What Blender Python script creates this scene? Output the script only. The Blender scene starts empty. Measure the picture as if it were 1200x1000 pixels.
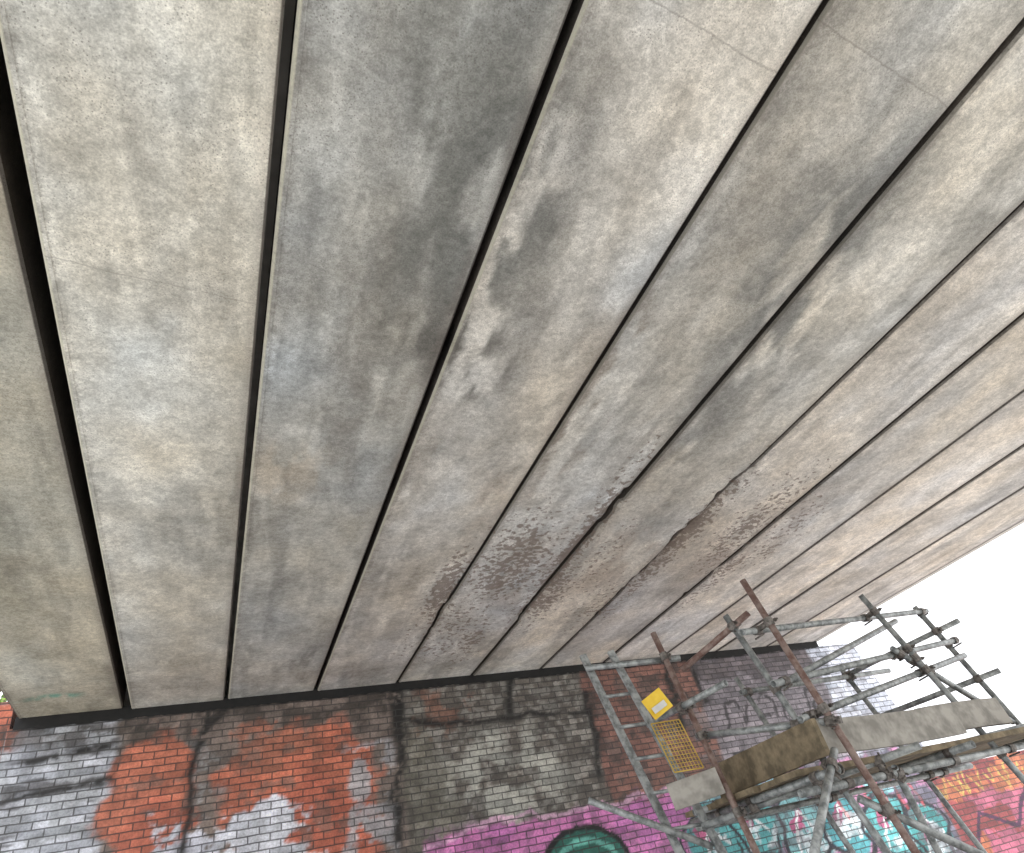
import bpy, math, random
import numpy as np
from mathutils import Matrix, Vector
random.seed(4); rng=np.random.RandomState(7)
scene=bpy.context.scene
COL=scene.collection
# ------------------------------------------------------------ helpers
def empty(name):
    o=bpy.data.objects.new(name,None); COL.objects.link(o); return o
def mesh_obj(name,verts,faces,mat=None,parent=None,smooth=False):
    me=bpy.data.meshes.new(name); me.from_pydata([tuple(v) for v in verts],[],faces); me.update()
    o=bpy.data.objects.new(name,me); COL.objects.link(o)
    if mat: me.materials.append(mat)
    if parent: o.parent=parent
    if smooth: me.polygons.foreach_set('use_smooth',[True]*len(me.polygons))
    return o
def hsh(ix,iy,s):
    n=(ix.astype(np.int64)*374761393+iy.astype(np.int64)*668265263+s*1442695041)&0x7fffffff
    n=((n^(n>>13))*1274126177)&0x7fffffff
    return ((n^(n>>16))&0xffff)/65535.0
def vn(x,y,s=0):
    ix=np.floor(x);iy=np.floor(y);fx=x-ix;fy=y-iy
    fx=fx*fx*(3-2*fx);fy=fy*fy*(3-2*fy)
    a=hsh(ix,iy,s);b=hsh(ix+1,iy,s);c=hsh(ix,iy+1,s);d=hsh(ix+1,iy+1,s)
    return (a*(1-fx)+b*fx)*(1-fy)+(c*(1-fx)+d*fx)*fy
def fbm(x,y,s=0,o=4):
    r=0;a=.5;t=0
    for k in range(o):
        r=r+a*vn(x*2**k,y*2**k,s+k*17);t+=a;a*=.55
    return r/t
def sstep(a,b,x):
    t=np.clip((x-a)/(b-a),0,1);return t*t*(3-2*t)
def lin(c):
    c=np.array(c)/255.0
    return np.where(c<=.04045,c/12.92,((c+.055)/1.055)**2.4)
class NT:
    def __init__(s,name):
        s.m=bpy.data.materials.new(name);s.m.use_nodes=True;s.t=s.m.node_tree;s.n=s.t.nodes;s.l=s.t.links
        s.b=s.n['Principled BSDF']
    def add(s,ty,**k):
        n=s.n.new(ty)
        for a,v in k.items():setattr(n,a,v)
        return n
    def link(s,a,b):s.l.new(a,b)
    def val(s,sock,v):
        if hasattr(v,'node'):s.l.new(v,sock)
        else:sock.default_value=v
    def noise(s,vec,scale,detail=4,rough=.6):
        n=s.add('ShaderNodeTexNoise');s.val(n.inputs['Vector'],vec);n.inputs['Scale'].default_value=scale
        n.inputs['Detail'].default_value=detail;n.inputs['Roughness'].default_value=rough;return n.outputs['Fac']
    def math(s,op,a,b=0.0,clamp=False):
        n=s.add('ShaderNodeMath',operation=op);n.use_clamp=clamp;s.val(n.inputs[0],a);s.val(n.inputs[1],b);return n.outputs[0]
    def mr(s,v,a,b,c,d):
        n=s.add('ShaderNodeMapRange');s.val(n.inputs[0],v)
        for i,q in enumerate((a,b,c,d)):n.inputs[i+1].default_value=q
        return n.outputs[0]
    def mix(s,f,a,b,blend='MIX'):
        n=s.add('ShaderNodeMix',data_type='RGBA',blend_type=blend)
        s.val(n.inputs['Factor'],f);s.val(n.inputs['A'],a);s.val(n.inputs['B'],b);return n.outputs['Result']
    def bump(s,h,st,dist):
        n=s.add('ShaderNodeBump');s.val(n.inputs['Height'],h);n.inputs['Strength'].default_value=st;n.inputs['Distance'].default_value=dist
        s.link(n.outputs[0],s.b.inputs['Normal'])
def rgba(c):
    return tuple(lin(c))+(1,)
def simple(name,c1,c2,scale=8,rough=.6,metal=0,bump=.3,dist=.003):
    m=NT(name);tc=m.add('ShaderNodeTexCoord').outputs['Object']
    n=m.noise(tc,scale,3,.65);f=m.mr(n,.38,.62,0,1)
    m.link(m.mix(f,rgba(c1),rgba(c2)),m.b.inputs['Base Color'])
    m.b.inputs['Roughness'].default_value=rough;m.b.inputs['Metallic'].default_value=metal
    if bump: m.bump(m.noise(tc,scale*6,2),bump,dist)
    return m.m
# ------------------------------------------------------------ camera
R=Matrix(((.932,-.0471,-.3592),(-.3062,-.6325,-.7114),(-.1935,.7731,-.6041)))
cam=bpy.data.cameras.new('camera');co=bpy.data.objects.new('camera',cam);COL.objects.link(co)
cam.sensor_width=36;cam.lens=22.2;cam.clip_end=3000;cam.clip_start=.05
co.matrix_world=Matrix.Translation((0,0,1.6))@R.to_4x4();scene.camera=co
# ------------------------------------------------------------ materials
def concrete_mat():
    m=NT('weathered_concrete')
    tc=m.add('ShaderNodeTexCoord').outputs['Object']
    at=m.add('ShaderNodeAttribute',attribute_name='stain');col=at.outputs['Color'];sp=at.outputs['Alpha']
    uv=m.add('ShaderNodeUVMap',uv_map='UVMap').outputs[0]
    sx=m.add('ShaderNodeSeparateXYZ');m.link(uv,sx.inputs[0]);u=sx.outputs[0];v=sx.outputs[1]
    lp=m.add('ShaderNodeAttribute',attribute_name='lp').outputs['Fac']
    n1=m.noise(tc,4.5,6,.76);n2=m.noise(tc,28,4,.78);n3=m.noise(tc,120,2,.65)
    c=m.mix(1.0,col,m.mix(m.mr(n1,.38,.62,0,1),(.82,.82,.815,1),(1.14,1.14,1.14,1)),'MULTIPLY')
    c=m.mix(1.0,c,m.mix(m.mr(n2,.38,.62,0,1),(.80,.80,.795,1),(1.14,1.14,1.14,1)),'MULTIPLY')
    c=m.mix(1.0,c,m.mix(m.mr(n3,.35,.65,0,1),(.82,.82,.82,1),(1.12,1.12,1.12,1)),'MULTIPLY')
    vo=m.add('ShaderNodeTexVoronoi');m.link(tc,vo.inputs['Vector']);vo.inputs['Scale'].default_value=75
    hole=m.mr(vo.outputs['Distance'],.14,.27,1,0)
    sel=m.mr(n1,.42,.56,0,1)
    hole=m.math('MULTIPLY',hole,sel)
    c=m.mix(m.math('MULTIPLY',hole,.52),c,(.14,.12,.10,1))
    nz=m.math('MULTIPLY',m.math('SUBTRACT',n2,.5),.09)
    un=m.math('ADD',m.math('ADD',u,nz),m.math('MULTIPLY',m.math('SUBTRACT',n1,.5),.12))
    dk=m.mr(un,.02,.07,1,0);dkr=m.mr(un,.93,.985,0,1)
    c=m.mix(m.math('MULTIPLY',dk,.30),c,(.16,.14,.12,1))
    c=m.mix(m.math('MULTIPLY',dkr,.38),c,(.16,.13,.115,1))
    lip=m.mr(u,.013,.020,1,0)
    lipc=m.mix(lp,(.05,.043,.038,1),(.56,.54,.42,1))
    c=m.mix(m.math('MULTIPLY',lip,m.mr(n2,.35,.6,.45,.85)),c,lipc)
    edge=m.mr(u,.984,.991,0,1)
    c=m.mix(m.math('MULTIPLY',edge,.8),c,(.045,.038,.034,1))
    ly=m.add('ShaderNodeAttribute',attribute_name='ly').outputs['Fac']
    d=m.math('ABSOLUTE',m.math('SUBTRACT',m.math('ADD',m.math('SUBTRACT',v,m.math('MULTIPLY',u,.15)),m.math('MULTIPLY',m.math('SUBTRACT',n1,.5),.05)),ly))
    ln=m.math('MULTIPLY',m.mr(d,.002,.006,1,0),m.mr(n2,.4,.55,.3,1))
    c=m.mix(m.math('MULTIPLY',ln,.42),c,(.12,.10,.085,1))
    sn=m.noise(tc,17,4,.64)
    thr=m.math('ADD',m.math('MULTIPLY',sp,.25),sn)
    flake=m.math('MULTIPLY',m.mr(thr,.655,.672,0,1),m.mr(sp,.06,.16,0,1))
    c=m.mix(m.math('MULTIPLY',flake,.74),c,m.mix(n2,(.13,.10,.08,1),(.26,.20,.16,1)))
    m.link(c,m.b.inputs['Base Color']);m.b.inputs['Roughness'].default_value=.8
    m.b.inputs['Specular IOR Level'].default_value=.35
    h=m.math('SUBTRACT',m.math('ADD',m.math('MULTIPLY',n2,.5),m.math('MULTIPLY',n3,.3)),m.math('MULTIPLY',hole,.8))
    h=m.math('SUBTRACT',h,m.math('MULTIPLY',flake,1.5))
    m.bump(h,.5,.006);return m.m
def brick_mat():
    m=NT('painted_brickwork')
    tc=m.add('ShaderNodeTexCoord').outputs['Object']
    s=m.add('ShaderNodeSeparateXYZ');m.link(tc,s.inputs[0])
    nz=m.math('MULTIPLY',m.math('SUBTRACT',m.noise(tc,6,2),.5),.014)
    cb=m.add('ShaderNodeCombineXYZ');m.link(m.math('ADD',s.outputs[0],nz),cb.inputs[0]);m.link(m.math('ADD',s.outputs[2],nz),cb.inputs[1])
    b=m.add('ShaderNodeTexBrick');m.link(cb.outputs[0],b.inputs['Vector'])
    for k,v in (('Scale',1),('Mortar Size',.0072),('Mortar Smooth',.2),('Bias',0),('Brick Width',.225),('Row Height',.075)):b.inputs[k].default_value=v
    b.inputs['Color1'].default_value=(.68,.68,.68,1);b.inputs['Color2'].default_value=(1.25,1.22,1.2,1);b.inputs['Mortar'].default_value=(.9,.9,.9,1)
    at=m.add('ShaderNodeAttribute',attribute_name='paint');col=at.outputs['Color']
    n1=m.noise(tc,7,5,.7);n2=m.noise(tc,45,3,.7)
    c=m.mix(1.0,col,b.outputs['Color'],'MULTIPLY')
    c=m.mix(1.0,c,m.mix(m.mr(n1,.36,.64,0,1),(.72,.72,.72,1),(1.16,1.16,1.16,1)),'MULTIPLY')
    c=m.mix(1.0,c,m.mix(m.mr(n2,.36,.64,0,1),(.80,.80,.80,1),(1.15,1.15,1.15,1)),'MULTIPLY')
    mc=m.mix(.75,m.mix(1.0,col,(.45,.45,.45,1),'MULTIPLY'),(.045,.041,.039,1))
    c=m.mix(m.math('MULTIPLY',b.outputs['Fac'],m.mr(n1,.35,.62,1,.8)),c,mc)
    m.link(c,m.b.inputs['Base Color']);m.b.inputs['Roughness'].default_value=.62
    h=m.math('SUBTRACT',m.math('MULTIPLY',n2,.35),b.outputs['Fac']);m.bump(h,.8,.008);return m.m
M_con=concrete_mat();M_brick=brick_mat()
M_slab=simple('deck_concrete',(178,174,166),(202,198,190),4,.9)
M_black=simple('gap_shade_black',(10,10,10),(22,21,20),10,.7)  # black colour standing in for shade in the bearing gap
M_galv=simple('galvanised_tube',(112,116,116),(172,176,175),14,.45,.25,.2)
M_rust=simple('rusty_tube',(112,86,78),(148,130,122),16,.7,.1,.5)
M_wood=simple('weathered_board',(100,90,72),(140,126,102),9,.85)
M_pale=simple('pale_board',(132,129,122),(170,166,158),7,.85)
M_clamp=simple('coupler_steel',(84,80,76),(132,126,120),30,.6,.3)
M_yel=simple('yellow_plastic',(222,180,30),(238,202,60),6,.45)
M_mesh=simple('faded_mesh',(176,144,60),(204,172,84),6,.6)
M_ground=simple('ground_paving',(200,199,196),(214,213,211),3,.95,0,0)
M_leaf=simple('foliage',(70,100,35),(120,150,60),5,.6,0,0)
M_bark=simple('bark',(70,58,45),(98,84,66),9,.9)
# ------------------------------------------------------------ bridge
W=1.029;X0=-1.353;YW=8.50;YB=-3.2;ZS=4.3;SK=-.0429
gap={-1:.0,0:.085,1:.042,2:.042,3:.032,4:.032,5:.030,6:.030,7:.030,8:.030,9:.030,10:.0}
bridge=empty('concrete_road_bridge')
tint={-1:(168,163,148),0:(190,187,177),1:(162,161,155),2:(191,187,179),3:(180,178,172),4:(191,187,178),5:(190,185,177),6:(193,188,180),7:(195,189,181),8:(196,190,182),9:(197,191,183)}
lys={-1:12,0:2.17,1:12,2:.5,3:.42,4:12,5:9,6:5.5,7:9,8:9,9:9}
dark=[(.95,1.5,.5,1.1,.75,(102,103,99)),(1.05,2.5,.42,.5,.8,(92,90,85)),(1.0,3.6,.3,.9,.45,(122,115,105)),(.6,1.0,.25,1.2,.45,(114,114,108)),(.45,3.0,.15,1.2,.35,(118,112,103)),
 (2.1,3.3,.22,1.1,.65,(128,118,107)),(2.0,2.3,.3,.4,.4,(128,119,108)),(1.75,4.1,.15,.6,.4,(130,118,106)),(3.0,1.5,.4,1.1,.72,(110,111,108)),(3.2,2.6,.3,1.0,.5,(114,114,110)),(2.75,3.8,.2,1.0,.35,(128,121,112)),
 (3.6,5.2,.5,.9,.3,(150,134,119)),(2.8,5.6,.9,1.0,.3,(150,137,126)),(-.35,2.4,.3,1.0,.2,(150,141,124)),(-1.9,4.,.35,3,.3,(134,130,110)),(-1.2,1.5,.5,2,.2,(130,127,116)),
 (4.4,2.4,.4,1.2,.2,(156,146,132)),(5.,5.0,.5,1.2,.3,(156,140,128)),(3.9,0.7,.5,.7,.45,(128,127,121)),(-1.95,7.95,.28,.10,1.0,(96,150,132)),(.1,3.7,.25,.5,.25,(180,158,128)),(.0,7.9,4.0,.25,.3,(126,120,110))]
spall=[(2.30,5.3,.38,.9,.95),(2.05,6.6,.5,.8,.5),(2.85,4.9,.13,1.3,1.1),(2.95,6.0,.3,.9,.8),(3.25,5.3,.2,.8,.5),(4.05,5.0,.15,1.4,1.0),(4.75,4.6,.3,1.0,.7),(1.72,5.75,.14,.8,.95),(2.0,7.4,.6,.5,.35),(5.3,4.9,.3,1.0,.5),(3.8,6.4,.4,.8,.45),(2.4,7.1,.18,.9,.6),(5.1,5.8,.15,1.2,.65)]
for k in range(-1,10):
    gl=gap[k]/2;gr=gap[k+1]/2;w=W-gl-gr
    us=np.concatenate([[0,.012,.034,.036],np.linspace(.06,w-.05,34),[w-.03,w-.012,w]])
    zo=np.zeros_like(us);zo[0]=.012;zo[1]=0;zo[2]=0;zo[3]=.003;zo[4:]=.003;zo[-2]=.003;zo[-1]=.014
    ys=np.concatenate([np.arange(YW,-.7,-.035),np.linspace(-.8,YB,8)])
    U,Yg=np.meshgrid(us,ys);Zg=ZS+np.tile(zo,(len(ys),1))
    Xg=X0+W*k+gl+U+SK*(Yg-8.53)
    sh=.055*(8.5-Yg)/6
    if k==0:Xg=Xg+sh*(1-U/w)
    if k==-1:Xg=Xg+sh*U/w
    off={-1:.018,0:0,1:.006,2:-.002,3:.004,4:-.004,5:.002,6:-.003,7:.003,8:0,9:.002}[k]
    Zg=Zg+off+.004*(fbm(Xg*1.2,Yg*1.2,k+50)-.5)
    br=np.zeros_like(U)
    for (cx,cy,rx,ry,s) in spall:
        br=np.maximum(br,s*np.exp(-((Xg-cx)/rx)**2-((Yg-cy)/ry)**2))
    br=br*(.40+1.2*fbm(Xg*3.5,Yg*3.5,201,3))
    edge=sstep(.10,.0,U)+sstep(w-.10,w,U)
    chip=edge*sstep(.45,.6,br*.5+fbm(Xg*9,Yg*5,9)*.55)
    Zg=Zg+chip*.035
    ny,nx=U.shape
    V=np.stack([Xg,Yg,Zg],-1).reshape(-1,3)
    C=np.ones((ny,nx,3))*lin(tint[k])
    big=fbm(Xg*.9+k*7,Yg*.55,k*3+1,5)
    C*= (0.84+.32*sstep(.3,.7,big))[...,None]
    hue=fbm(Xg*1.5+3,Yg*1.1,k+80,4)
    C*=1+ (hue-.5)[...,None]*np.array([.18,.02,-.22])
    patch=sstep(.53,.60,fbm(Xg*2.8+k,Yg*1.5,k+33,6))
    C=C*(1-.16*patch[...,None])
    streak=sstep(.50,.62,fbm(Xg*8+k,Yg*.9,k+63,5))*sstep(.35,.6,fbm(Xg*1.3,Yg*.9,k+91));C=C*(1-.22*streak[...,None])
    lt=sstep(.56,.61,fbm(Xg*3.8+k*2,Yg*2.0,k+133,6));C=C*(1+.13*lt[...,None])
    for (cx,cy,rx,ry,s,cc) in dark:
        xx=Xg+.3*(fbm(Xg*3,Yg*3,5)-.5);yy=Yg+.8*(fbm(Xg*2.5,Yg*2.5,6)-.5)*min(1,ry*2)
        mm=s*sstep(1.4,.3,np.sqrt(((xx-cx)/rx)**2+((yy-cy)/ry)**2))*sstep(.36,.56,fbm(Xg*7,Yg*2.6,77,6))*1.15
        mm=np.clip(mm,0,1)[...,None];C=C*(1-mm)+lin(cc)*mm
    C=C*1.32
    A=np.concatenate([C,br[...,None]],-1).reshape(-1,4)
    idx=np.arange(ny*nx).reshape(ny,nx)
    q=np.stack([idx[:-1,:-1],idx[:-1,1:],idx[1:,1:],idx[1:,:-1]],-1).reshape(-1,4)
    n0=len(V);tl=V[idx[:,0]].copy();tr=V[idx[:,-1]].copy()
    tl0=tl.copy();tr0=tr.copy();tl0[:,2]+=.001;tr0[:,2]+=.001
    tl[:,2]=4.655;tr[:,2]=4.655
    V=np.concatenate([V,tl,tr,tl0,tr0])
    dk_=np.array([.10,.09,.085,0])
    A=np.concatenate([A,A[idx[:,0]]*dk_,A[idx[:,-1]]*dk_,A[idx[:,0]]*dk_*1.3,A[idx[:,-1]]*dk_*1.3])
    UVv=np.stack([U,Yg],-1).reshape(-1,2)
    mid=np.stack([np.full(ny,.5*w),ys],-1);UVv=np.concatenate([UVv,mid,mid,mid,mid])
    UVv[:,0]=UVv[:,0]/w
    il=n0+np.arange(ny);ir=il+ny;jl=ir+ny;jr=jl+ny
    ql=np.stack([jl[:-1],jl[1:],il[1:],il[:-1]],-1);qr=np.stack([jr[1:],jr[:-1],ir[:-1],ir[1:]],-1)
    F=np.concatenate([q,ql,qr]).tolist()
    F.append([int(v) for v in idx[0,::-1]]+[int(il[0]),int(ir[0])])
    F.append([int(v) for v in idx[-1,:]]+[int(ir[-1]),int(il[-1])])
    me=bpy.data.meshes.new('beam');me.from_pydata(V.tolist(),[],F);me.update()
    at=me.color_attributes.new('stain','FLOAT_COLOR','POINT');at.data.foreach_set('color',A.astype(np.float32).ravel())
    l=me.attributes.new('ly','FLOAT','POINT');l.data.foreach_set('value',[lys[k]]*len(V))
    l=me.attributes.new('lp','FLOAT','POINT');l.data.foreach_set('value',[{0:1,1:1,2:.7,3:.25,4:.1}.get(k,0.0)]*len(V))
    uvl=me.uv_layers.new(name='UVMap');vi=np.zeros(len(me.loops),dtype=np.int32);me.loops.foreach_get('vertex_index',vi)
    uvl.data.foreach_set('uv',UVv[vi].astype(np.float32).ravel())
    me.materials.append(M_con);o=bpy.data.objects.new('beam_%d'%(k+2),me);COL.objects.link(o);o.parent=bridge
def prism(name,prof,ya,yb,mat,parent):
    vs=[];n=len(prof)
    for y in (ya,yb):
        for x,z in prof:vs.append((x+SK*(y-8.53),y,z))
    fs=[[i,(i+1)%n,n+(i+1)%n,n+i] for i in range(n)]+[list(range(n))[::-1],list(range(n,2*n))]
    return mesh_obj(name,vs,fs,mat,parent)
xl=X0-W;xr=X0+W*10
prism('deck_slab',[(xl-.02,4.66),(xr+.5,4.66),(xr+.5,4.9),(xl-.02,4.9)],8.9,YB,M_slab,bridge)
prof=[(xr+.03,4.31)]+[(xr+.03+.52*math.sin(a),4.31+.52*(1-math.cos(a))*.7) for a in np.linspace(.15,1.5,9)]+[(xr+.56,5.5),(xr+.30,5.5),(xr+.30,4.91),(xr+.03,4.655)]
prism('edge_fascia',prof,8.9,YB,M_slab,bridge)
prism('parapet',[(xl-.05,4.905),(xl+.2,4.905),(xl+.2,5.5),(xl-.05,5.5)],8.9,YB,M_slab,bridge)
def box(name,x0,x1,y0,y1,z0,z1,mat,parent=None):
    vs=[(x,y,z) for z in (z0,z1) for y in (y0,y1) for x in (x0,x1)]
    return mesh_obj(name,vs,[[0,2,3,1],[4,5,7,6],[0,1,5,4],[2,6,7,3],[0,4,6,2],[1,3,7,5]],mat,parent)
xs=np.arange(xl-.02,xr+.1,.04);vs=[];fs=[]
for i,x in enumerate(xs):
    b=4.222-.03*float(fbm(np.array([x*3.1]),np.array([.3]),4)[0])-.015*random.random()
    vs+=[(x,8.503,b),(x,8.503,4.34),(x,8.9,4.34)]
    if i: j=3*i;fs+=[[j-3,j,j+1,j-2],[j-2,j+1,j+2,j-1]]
mesh_obj('gap_shade_strip',vs,fs,M_black,bridge)  # added black strip, paints the shade of the gap below the beam ends
box('ballast_wall',xl,xr,8.92,9.3,4.2,4.9,M_slab,bridge)
for i,x in enumerate((-1.2,2.0,5.2,8.2)):
    n=24;vs=[]
    for z in (0,4.3):
        for a in range(n):vs.append((x+.7+.4*math.cos(2*math.pi*a/n),-2.6+.4*math.sin(2*math.pi*a/n),z))
    mesh_obj('pier_%d'%i,vs,[[a,(a+1)%n,n+(a+1)%n,n+a] for a in range(n)],M_slab,bridge,True)
# ------------------------------------------------------------ brick abutment wall
def top(X):
    return np.where(X<-2.45,4.52,np.where(X<9.78,4.225,np.where(X<10.25,4.225-(X-9.78)/.47*2.07,2.155)))
xs=np.concatenate([np.linspace(-9,-3,60),np.arange(-2.98,13,.02),np.linspace(13.1,26,120)])
ts=np.linspace(0,1,215)
Xg,T=np.meshgrid(xs,ts);Zg=T*top(Xg)
Yg=np.full_like(Xg,8.53)+.01*(fbm(Xg*2,Zg*2,3)-.5)
C=np.ones(Xg.shape+(3,))*lin((112,96,88))
def put(mask,c,a=1.0):
    global C
    m=np.clip(mask*a,0,1)[...,None];C=C*(1-m)+lin(c)*m
nx_=.28*(fbm(Xg*4,Zg*4,11,5)-.5);nz_=.28*(fbm(Xg*4,Zg*4,23,5)-.5)
row=np.floor(Zg/.075);bx=np.floor(Xg/.225+.5*(row%2))
jit=hsh(bx,row,5)
def ell(cx,cz,rx,rz,n=1.5,soft=.12):
    d=np.sqrt(((Xg+n*nx_-cx)/rx)**2+((Zg+n*nz_-cz)/rz)**2);return sstep(1+soft,1-soft,d+(jit-.5)*.12)
def rect(x0,x1,z0,z1,n=1.0,s=.04):
    x=Xg+n*nx_;z=Zg+n*nz_+ (jit-.5)*.05
    return sstep(x0-s,x0+s,x)*sstep(x1+s,x1-s,x)*sstep(z0-s,z0+s,z)*sstep(z1+s,z1-s,z)
g1=fbm(Xg*2.2,Zg*2.2,41,5);g2=fbm(Xg*5,Zg*6,42,5);g3=fbm(Xg*10,Zg*12,43,4)
def stroke(pts,w,n=0.12,soft=.3):
    x=Xg+n*nx_;z=Zg+n*nz_;d=np.full(Xg.shape,9.)
    for (ax,az),(bx_,bz) in zip(pts[:-1],pts[1:]):
        L=(bx_-ax)**2+(bz-az)**2+1e-9;t=np.clip(((x-ax)*(bx_-ax)+(z-az)*(bz-az))/L,0,1)
        d=np.minimum(d,np.hypot(x-ax-t*(bx_-ax),z-az-t*(bz-az)))
    return sstep(w/2*(1+soft),w/2*(1-soft),d)
def weep(pts,w,c=(26,24,22),a=.95):
    d=stroke(pts,w*2.4,.8,1.0)*sstep(.42,.56,g2)*.55
    put(d,c,a);put(stroke(pts,w,.5,.8)*sstep(.28,.46,g3),c,a)
put(rect(-9,-1.35,0,4.6),(166,170,176));put(rect(-9,-2.3,3.95,4.6),(186,106,82))
put(rect(-2.4,-1.2,0,4.6)*sstep(.5,.6,g2),(196,200,210),.8);put(rect(-2.4,-1.2,0,4.6)*sstep(.55,.62,fbm(Xg*1.6,Zg*8,61)),(58,54,54),.75)
put(rect(-1.4,1.75,0,4.3),(122,110,103))
put(rect(-.75,-.25,2.6,4.0)*sstep(.45,.6,g2),(164,164,164),.8)
put(ell(-1.02,3.45,.46,.62,2),(192,116,92));put(ell(-.95,3.0,.35,.3,2),(188,108,86))
put(ell(.55,3.35,.85,.62,2.2),(190,112,88));put(ell(.7,2.7,.75,.6,2),(188,106,84));put(ell(.25,3.75,.5,.22,2),(160,104,84),.8)
put(rect(-1.4,1.6,2.5,4)*sstep(.58,.64,g2),(114,98,90),.6)
put(rect(1.05,1.62,2.3,3.6)*sstep(.42,.52,g2),(176,176,180),.85)
put(rect(-1.05,.5,2.3,3.12,2.2)*sstep(.47,.52,g1*.5+g2*.5),(214,217,228));put(ell(.25,2.72,.5,.25,3),(214,217,226));put(ell(-.6,2.75,.4,.22,3),(206,208,220))
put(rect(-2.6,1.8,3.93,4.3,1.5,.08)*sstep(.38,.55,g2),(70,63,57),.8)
put(rect(1.72,4.45,0,4.3,.5),(100,95,89))
put(rect(1.8,4.4,2.4,4.3,.6)*sstep(.46,.6,g3),(158,156,150),.6)
put(ell(3.0,3.05,.75,.55,2,.4)*sstep(.42,.6,g2),(184,186,178),.75);put(ell(2.2,3.9,.5,.3,2,.4)*sstep(.5,.6,g2),(134,94,78),.7)
put(ell(2.0,3.0,.3,.8,2,.4),(116,114,100),.5)
put(rect(4.4,6.6,2.3,4.3,.6),(136,98,88));put(rect(4.4,6.6,2.3,4.3)*sstep(.50,.62,g2),(90,80,76),.7)
put(rect(5.5,6.5,2.9,3.5)*sstep(.5,.6,g2),(138,130,134),.5)
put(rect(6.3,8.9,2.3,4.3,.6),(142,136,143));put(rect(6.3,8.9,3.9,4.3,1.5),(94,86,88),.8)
put(rect(6.3,8.9,2.3,4.3)*sstep(.5,.6,g3),(114,108,115),.5)
put(rect(8.75,10.4,2.2,4.3,.6),(188,194,208));put(rect(8.75,10.4,2.2,4.3)*sstep(.55,.62,g2),(132,132,140),.6)
bl=(30,28,30)
for p in ([(6.6,3.1),(6.7,3.5),(6.9,3.55),(6.95,3.2),(7.1,3.5)],[(7.3,3.1),(7.2,3.4),(7.4,3.62),(7.6,3.5),(7.55,3.25),(7.3,3.3)],[(7.8,3.6),(7.72,3.25),(7.85,3.08),(8.1,3.15)],[(8.25,3.1),(8.3,3.6),(8.55,3.5),(8.35,3.3),(8.65,3.05)],[(6.5,2.85),(7.5,2.82),(8.6,2.95)]):
    put(stroke(p,.05,.5)*sstep(.34,.48,g2),bl,.8)
weep([(1.74,4.25),(1.70,3.9),(1.73,3.5),(1.62,3.0),(1.60,2.2)],.10)
weep([(1.72,4.25),(1.70,3.7)],.17)
weep([(-.5,4.2),(-.52,3.95),(-.62,3.6),(-.60,3.2),(-.65,2.6)],.055);weep([(-.3,4.2),(-.55,3.95)],.08)
weep([(4.42,3.9),(4.38,3.3),(4.30,2.9)],.08);weep([(1.75,3.83),(2.6,3.72),(3.1,3.72),(4.4,3.66)],.055)
weep([(-2.2,3.85),(-1.5,3.95)],.06);weep([(-2.4,3.5),(-1.4,3.62)],.04);weep([(5.9,4.2),(5.8,3.3)],.13);weep([(6.3,4.2),(6.35,3.6)],.09);weep([(3.3,4.2),(3.25,3.8)],.1)
put(rect(1.9,5.6,0,2.50,.8)*sstep(-.2,.0,(Xg-1.9)*.35-(2.15-Zg)*-.1-.05),(204,124,182))
put(rect(2.0,5.6,0,2.5,.8)*sstep(.5,.58,g1),(178,108,170),.7);put(stroke([(1.9,2.42),(3.0,2.58),(4.2,2.52),(5.3,2.55)],.05,.8),(228,184,214),.7)
put(rect(1.9,5.6,1.8,2.6)*sstep(.56,.62,g3),(120,90,116),.5)
def ring(cx,cz,r,w,c,a=1):
    put(stroke([(cx+r*math.cos(t)*1.1,cz+r*math.sin(t)) for t in np.linspace(0,2*math.pi,40)],w,.35,.25),c,a)
def disc(cx,cz,r,c):
    put(sstep(r+.02,r-.02,np.hypot(Xg-cx+.3*nx_,Zg-cz+.3*nz_)),c)
disc(3.85,1.78,.58,(40,104,92));ring(3.85,1.78,.56,.07,(20,20,24));ring(3.85,1.78,.42,.06,(110,190,176));disc(3.7,1.75,.2,(50,140,120))
put(rect(5.45,9.9,0,2.55,.5),(100,98,114));put(rect(5.45,9.9,0,2.5,1.0)*sstep(.48,.56,g1),(184,122,160),.8)
lets=[(5.75,1.9,.42),(6.45,1.95,.40),(7.2,1.8,.45),(7.95,1.75,.42),(8.75,1.6,.45),(9.4,1.4,.38)]
cols=[(80,156,160),(84,164,168),(122,176,182),(74,144,154),(88,164,168),(66,136,138)]
for (cx,cz,r),cc in zip(lets,cols):
    disc(cx,cz,r,cc)
    put(ell(cx+.1,cz-.12,r*.55,r*.4,1.5)*sstep(.4,.5,g2),(186,200,206));put(ell(cx-.1,cz+.1,r*.25,r*.3,1.5),(170,88,126))
    pts=[(cx+r*(1+.25*math.sin(3*t+cx*2))*math.cos(t),cz+r*(1+.15*math.cos(2*t+cx*5))*math.sin(t)) for t in np.linspace(0,2*math.pi,30)]
    put(stroke(pts,.055,.5),(34,36,48))
    put(stroke([(cx-r*.5,cz-r*.6),(cx-r*.1,cz+r*.5),(cx+r*.4,cz-r*.2)],.04,.6),(214,220,224))
put(stroke([(5.6,2.35),(7.0,2.42),(8.2,2.2),(9.4,2.0)],.05,.6),(130,190,200),.9)
for x in np.arange(7.6,9.6,.3):put(stroke([(x,2.25),(x+.12,1.75)],.05,.5),(174,74,80),.7)
put(rect(5.45,9.9,0,2.5)*sstep(.6,.66,g2),(96,92,100),.6)
put(rect(9.9,26,0,2.3,.4),(128,62,64));put(rect(9.9,26,0,2.3,1)*sstep(.5,.56,g1),(160,96,70));put(rect(10.4,26,0,1.7,1)*sstep(.44,.5,g1),(154,86,106))
xx=9.95
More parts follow.
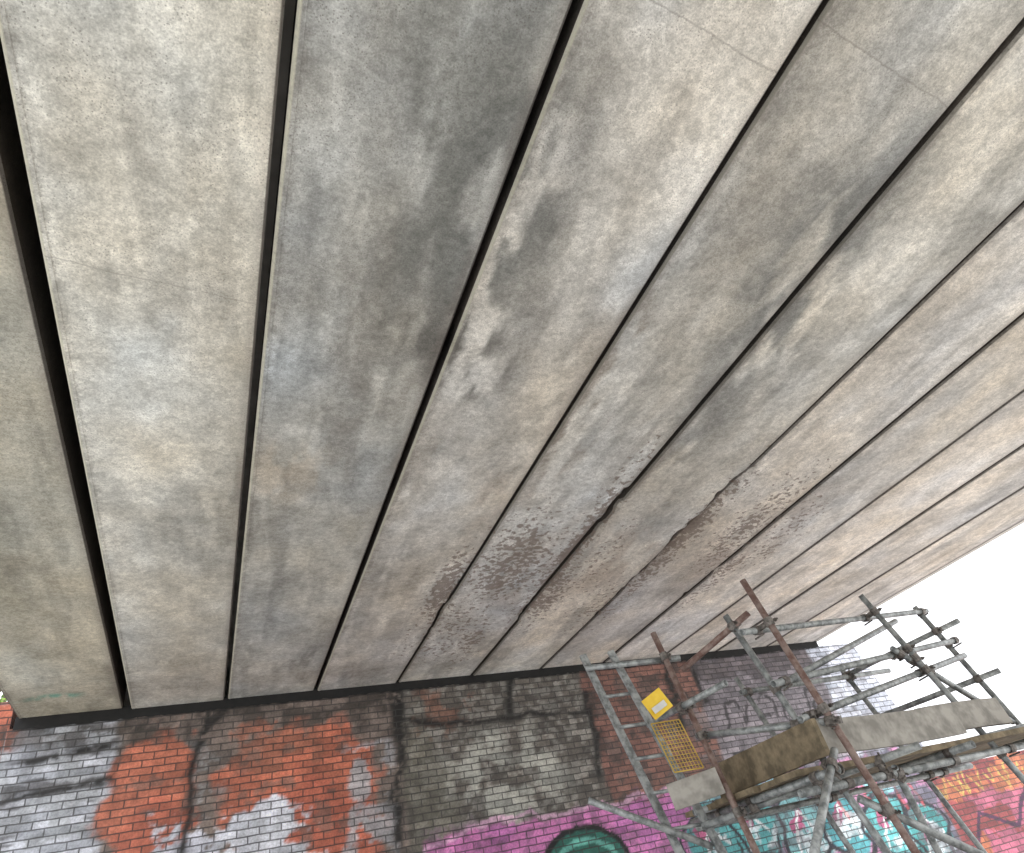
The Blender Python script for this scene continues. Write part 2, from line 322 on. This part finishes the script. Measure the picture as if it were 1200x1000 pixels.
while xx<12.6:
    h=random.uniform(.12,.3);put(stroke([(xx,2.05-random.random()*.1),(xx+h*.5,2.0-h),(xx+h,2.06)],.035,.8,.5),(180,168,88),.6);xx+=random.uniform(.12,.4)
put(stroke([(10.1,1.0),(10.5,1.5),(11.2,1.2),(11.9,1.7)],.06,.4),(50,30,60),.9)
C=C*(.80+.45*g1)[...,None]*1.03
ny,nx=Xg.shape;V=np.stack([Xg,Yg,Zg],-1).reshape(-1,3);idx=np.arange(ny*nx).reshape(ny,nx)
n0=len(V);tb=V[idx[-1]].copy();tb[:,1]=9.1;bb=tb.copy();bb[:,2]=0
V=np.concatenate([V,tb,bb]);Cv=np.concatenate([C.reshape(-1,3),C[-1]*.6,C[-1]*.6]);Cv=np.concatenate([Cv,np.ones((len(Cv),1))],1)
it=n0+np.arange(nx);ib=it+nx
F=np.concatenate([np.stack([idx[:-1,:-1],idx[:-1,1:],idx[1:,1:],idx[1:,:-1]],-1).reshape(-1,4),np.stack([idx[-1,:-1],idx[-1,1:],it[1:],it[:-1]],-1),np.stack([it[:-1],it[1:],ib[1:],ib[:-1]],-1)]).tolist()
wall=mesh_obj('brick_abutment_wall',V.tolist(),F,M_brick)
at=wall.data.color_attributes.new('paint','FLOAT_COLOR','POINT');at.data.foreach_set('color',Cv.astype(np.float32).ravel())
# ------------------------------------------------------------ ground
gs=800;mesh_obj('ground',[(-gs,-gs,0),(gs,-gs,0),(gs,gs,0),(-gs,gs,0)],[[0,1,2,3]],M_ground)
# ------------------------------------------------------------ scaffolding
scaf=empty('scaffolding')
def tube_geo(a,b,r,n=12):
    a=Vector(a);b=Vector(b);d=(b-a).normalized();q=d.to_track_quat('Z','Y');vs=[]
    for p in (a,b):
        for rr in (r,r*.86):
            for i in range(n):
                t=2*math.pi*i/n;vs.append(p+q@Vector((rr*math.cos(t),rr*math.sin(t),0)))
    fs=[]
    for i in range(n):
        j=(i+1)%n
        fs+=[[i,j,2*n+j,2*n+i],[n+i,3*n+i,3*n+j,n+j],[i,n+i,n+j,j],[2*n+i,2*n+j,3*n+j,3*n+i]]
    return vs,fs
def merge(name,geos,mat,parent,smooth=False):
    V=[];F=[]
    for vs,fs in geos:
        o=len(V);V+=vs;F+=[[i+o for i in f] for f in fs]
    return mesh_obj(name,V,F,mat,parent,smooth)
def board_geo(a,b,wd,th,up=(0,0,1),sag=0.0,nseg=6):
    a=Vector(a);b=Vector(b);d=(b-a).normalized();up=Vector(up);up=(up-d*up.dot(d)).normalized();s=d.cross(up)
    vs=[];fs=[]
    for i in range(nseg+1):
        t=i/nseg;p=a.lerp(b,t)-Vector((0,0,sag*4*t*(1-t)))
        for (uu,ss) in ((-.5,-.5),(.5,-.5),(.5,.5),(-.5,.5)):vs.append(p+up*wd*uu+s*th*ss)
    for i in range(nseg):
        for j in range(4):fs.append([4*i+j,4*i+(j+1)%4,4*i+4+(j+1)%4,4*i+4+j])
    fs+=[[3,2,1,0],[4*nseg,4*nseg+1,4*nseg+2,4*nseg+3]];return vs,fs
def down(top_,low):
    a=Vector(top_);b=Vector(low);t=(a.z-.01)/(a.z-b.z);return a+(b-a)*t
Rr=.0245
up=dict(C=((3.12,4.55,3.25),(3.25,4.45,1.85),'r'),
 D=((3.48,3.69,3.29),(3.66,3.60,1.97),'r'),E=((3.41,3.95,3.12),(3.61,3.80,1.95),'g'),F=((5.03,4.04,3.25),(5.34,3.98,2.23),'g'),G=((6.10,4.40,3.24),(6.36,4.30,2.07),'g'),
 M=((5.75,5.30,3.0),(6.0,5.2,1.9),'g'),Q=((4.35,5.25,3.0),(4.6,5.15,1.9),'g'))
tubes=[];pads=[]
for k,(a,b,m) in up.items():
    g=down(a,b);tubes.append((k,Vector(a),g,m));pads.append(g)
oth=[('g',(3.47,3.55,2.04),(2.72,3.30,1.50)),('g',(3.58,3.65,1.77),(4.16,3.50,1.35)),('g',(2.36,4.95,2.18),(3.15,4.75,1.73)),
 ('r',(3.17,4.40,2.88),(3.50,3.80,3.07)),('g',(3.31,3.75,2.91),(6.23,4.40,3.19)),('g',(3.40,3.75,2.53),(6.24,4.30,2.85)),
 ('g',(3.45,3.70,2.27),(6.15,4.25,2.69)),('g',(3.2,4.55,2.42),(3.6,3.62,2.22)),('g',(3.70,3.9,2.58),(5.87,4.5,3.15)),('g',(2.62,4.95,3.14),(3.30,4.55,3.02)),
 ('g',(3.02,4.9,2.62),(3.21,4.0,2.64)),('g',(3.20,4.93,1.97),(6.6,3.85,2.03)),('g',(3.2,3.70,1.86),(6.6,3.95,1.89)),('g',(3.12,4.75,1.86),(4.2,3.55,1.98)),
 ('g',(3.3,5.1,1.88),(6.6,5.15,1.90)),('g',(3.38,3.5,1.93),(3.40,5.3,1.93)),('g',(4.75,3.6,1.93),(4.75,5.35,1.93)),('g',(6.2,3.7,1.93),(6.2,5.35,1.93)),
 ('g',(4.3,5.2,2.85),(6.4,5.3,2.9)),('g',(5.75,5.35,2.9),(6.3,4.2,3.0)),('g',(5.76,5.3,2.45),(6.33,4.15,2.5)),('g',(4.1,3.75,1.9),(5.5,5.0,.3)),('g',(6.3,4.0,1.9),(4.6,3.8,.4)),
 ('g',(5.0,4.0,2.75),(6.3,4.3,2.1))]
for i,(m,a,b) in enumerate(oth):tubes.append(('t%d'%i,Vector(a),Vector(b),m))
for m,mat,nm in (('g',M_galv,'galvanised_tubes'),('r',M_rust,'rusty_tubes')):
    merge(nm,[tube_geo(a,b,Rr) for (_,a,b,mm) in tubes if mm==m],mat,scaf,True)
from mathutils.geometry import intersect_line_line
cg=[]
for i in range(len(tubes)):
    for j in range(i+1,len(tubes)):
        a,b=tubes[i][1:3];c,d=tubes[j][1:3];r=intersect_line_line(a,b,c,d)
        if not r:continue
        p,q=r;tp=(p-a).dot(b-a)/(b-a).length_squared;tq=(q-c).dot(d-c)/(d-c).length_squared
        if -.02<=tp<=1.02 and -.02<=tq<=1.02 and (p-q).length<.13:
            d1=(b-a).normalized();d2=(d-c).normalized();s=d1.cross(d2).normalized()
            cg+=[tube_geo(p-d1*.03,p+d1*.03,.034,10),tube_geo(q-d2*.03,q+d2*.03,.034,10)]
            if (p-q).length>.02:cg.append(tube_geo(p,q,.022,8))
            cg.append(tube_geo(p+d2*.045-s*.04,p+d2*.045+s*.05,.007,6));cg.append(tube_geo(p+d2*.045+s*.02,p+d2*.045+s*.036,.014,6))
            cg.append(tube_geo(q+d1*.045-s*.05,q+d1*.045+s*.04,.007,6));cg.append(board_geo(p+d2*.03-s*.02,p+d2*.055-s*.02,.045,.03,d1,0,1))
merge('couplers',cg,M_clamp,scaf)
merge('base_plates',[board_geo(g+Vector((-.075,0,.0)),g+Vector((.075,0,.0)),.15,.014,(0,1,0),0,1) for g in pads],M_clamp,scaf)
merge('platform_boards',[board_geo((3.28+random.uniform(-.06,.06),3.86+.235*i,1.977),(6.5+random.uniform(-.1,.1),3.9+.235*i,1.985),.222,.038,(0,1,0),.01) for i in range(6)],M_wood,scaf)
merge('toe_board_end',[board_geo((3.48,3.62,2.14),(3.46,4.86,2.13),.225,.038)],M_wood,scaf)
merge('toe_boards_front',[board_geo((3.52,3.68,2.145),(5.0,3.80,2.13),.21,.038,(0,0,1),.012),board_geo((4.7,3.86,2.15),(5.75,3.95,2.15),.20,.038,(0,.06,1),-.01)],M_pale,scaf)
merge('end_board_pale',[board_geo((2.84,4.60,2.06),(3.16,4.40,2.09),.17,.035)],M_pale,scaf)
lad=empty('access_ladder')
A0=Vector((2.65,5.00,3.27));A1=down((2.65,5.00,3.27),(2.93,4.85,1.74));B0=Vector((2.86,4.88,3.24));B1=down((2.86,4.88,3.24),(3.19,4.72,1.70))
merge('stiles',[board_geo(A0,A1,.06,.028,(1,0,0),0,1),board_geo(B0,B1,.06,.028,(1,0,0),0,1)],M_galv,lad)
merge('rungs',[tube_geo(A0.lerp(A1,(i+.5)/13),B0.lerp(B1,(i+.5)/13),.014,8) for i in range(13)],M_galv,lad,True)
bg=[];a0=Vector((2.82,4.42,2.19));ex=Vector((.21,-.06,-.01));ez=Vector((-.055,.02,.34))
for i in range(10):bg.append(tube_geo(a0+ex*i/9,a0+ex*i/9+ez,.0026 if 0<i<9 else .005,6))
for i in range(14):bg.append(tube_geo(a0+ez*i/13,a0+ez*i/13+ex,.0026 if 0<i<13 else .005,6))
merge('brick_guard_mesh',bg,M_mesh,scaf,True)
c0=Vector((2.80,4.40,2.60));merge('safety_tag',[board_geo(c0+Vector((-.03,.03,.02)),c0+Vector((.12,-.03,.09)),.16,.006,(-.12,0,1),0,2)],M_yel,scaf)
c1=c0+Vector((.045,-.010,.03));merge('safety_tag_label',[board_geo(c1+Vector((-.055,.005,-.026)),c1+Vector((.055,-.021,.020)),.045,.004,(-.12,0,1),0,2)],simple('white_label',(200,200,196),(216,216,212),8,.6),scaf)
# ------------------------------------------------------------ tree beyond the left wall
tree=empty('tree')
def taper(a,b,r0,r1,n=8):
    a=Vector(a);b=Vector(b);q=(b-a).normalized().to_track_quat('Z','Y')
    vs=[p+q@Vector((r*math.cos(2*math.pi*i/n),r*math.sin(2*math.pi*i/n),0)) for p,r in ((a,r0),(b,r1)) for i in range(n)]
    return vs,[[i,(i+1)%n,n+(i+1)%n,n+i] for i in range(n)]
tb=Vector((-3.9,10.4,0));geos=[taper(tb,tb+Vector((.1,0,3)),.2,.14)];lv=[];lf=[];tips=[]
for i in range(26):
    a=random.uniform(0,6.28);z=random.uniform(2.2,4.2);e=tb+Vector((math.cos(a)*random.uniform(.7,1.6),math.sin(a)*random.uniform(.5,1.1),z+random.uniform(.2,2.2)))
    geos.append(taper(tb+Vector((.1,0,min(z,3)-.1)),e,.07,.015));tips+=[e,tb.lerp(e,.8)+Vector((0,0,.6))]
merge('trunk_and_limbs',geos,M_bark,tree,True)
for e in tips:
    for j in range(150):
        p=e+Vector((random.gauss(0,.36),random.gauss(0,.36),random.gauss(0,.32)));d=Vector((random.gauss(0,1),random.gauss(0,1),random.gauss(0,.6))).normalized();s=d.orthogonal().normalized()
        o=len(lv);L=random.uniform(.05,.1);lv+=[p,p+d*L*.5+s*L*.3,p+d*L,p+d*L*.5-s*L*.3];lf.append([o,o+1,o+2,o+3])
mesh_obj('leaves',lv,lf,M_leaf,tree)
# ------------------------------------------------------------ light : bright hazy sky with thin white cloud
el=math.radians(48);az=math.radians(135)
sd=Vector((math.sin(az)*math.cos(el),math.cos(az)*math.cos(el),math.sin(el)))
w=bpy.data.worlds.new('World');scene.world=w;w.use_nodes=True;nt=w.node_tree
sk=nt.nodes.new('ShaderNodeTexSky');sk.sky_type='NISHITA';sk.sun_disc=False;sk.sun_elevation=el;sk.sun_rotation=az;sk.dust_density=3
tcw=nt.nodes.new('ShaderNodeTexCoord');nw=nt.nodes.new('ShaderNodeTexNoise');nw.inputs['Scale'].default_value=2.2;nw.inputs['Detail'].default_value=4
nt.links.new(tcw.outputs['Generated'],nw.inputs['Vector'])
mrn=nt.nodes.new('ShaderNodeMapRange');nt.links.new(nw.outputs['Fac'],mrn.inputs[0])
for i,q in enumerate((.3,.6,.75,.98)):mrn.inputs[i+1].default_value=q
mx=nt.nodes.new('ShaderNodeMix');mx.data_type='RGBA';nt.links.new(mrn.outputs[0],mx.inputs['Factor']);nt.links.new(sk.outputs[0],mx.inputs['A']);mx.inputs['B'].default_value=(14.2,14.4,14.9,1)
nt.links.new(mx.outputs['Result'],nt.nodes['Background'].inputs[0]);nt.nodes['Background'].inputs[1].default_value=.15
s=bpy.data.lights.new('sun','SUN');s.energy=4.8;s.angle=math.radians(4);s.color=(1,.98,.95)
so=bpy.data.objects.new('sun',s);COL.objects.link(so);so.rotation_euler=sd.to_track_quat('Z','Y').to_euler()
scene.view_settings.view_transform='Standard';scene.view_settings.look='None'
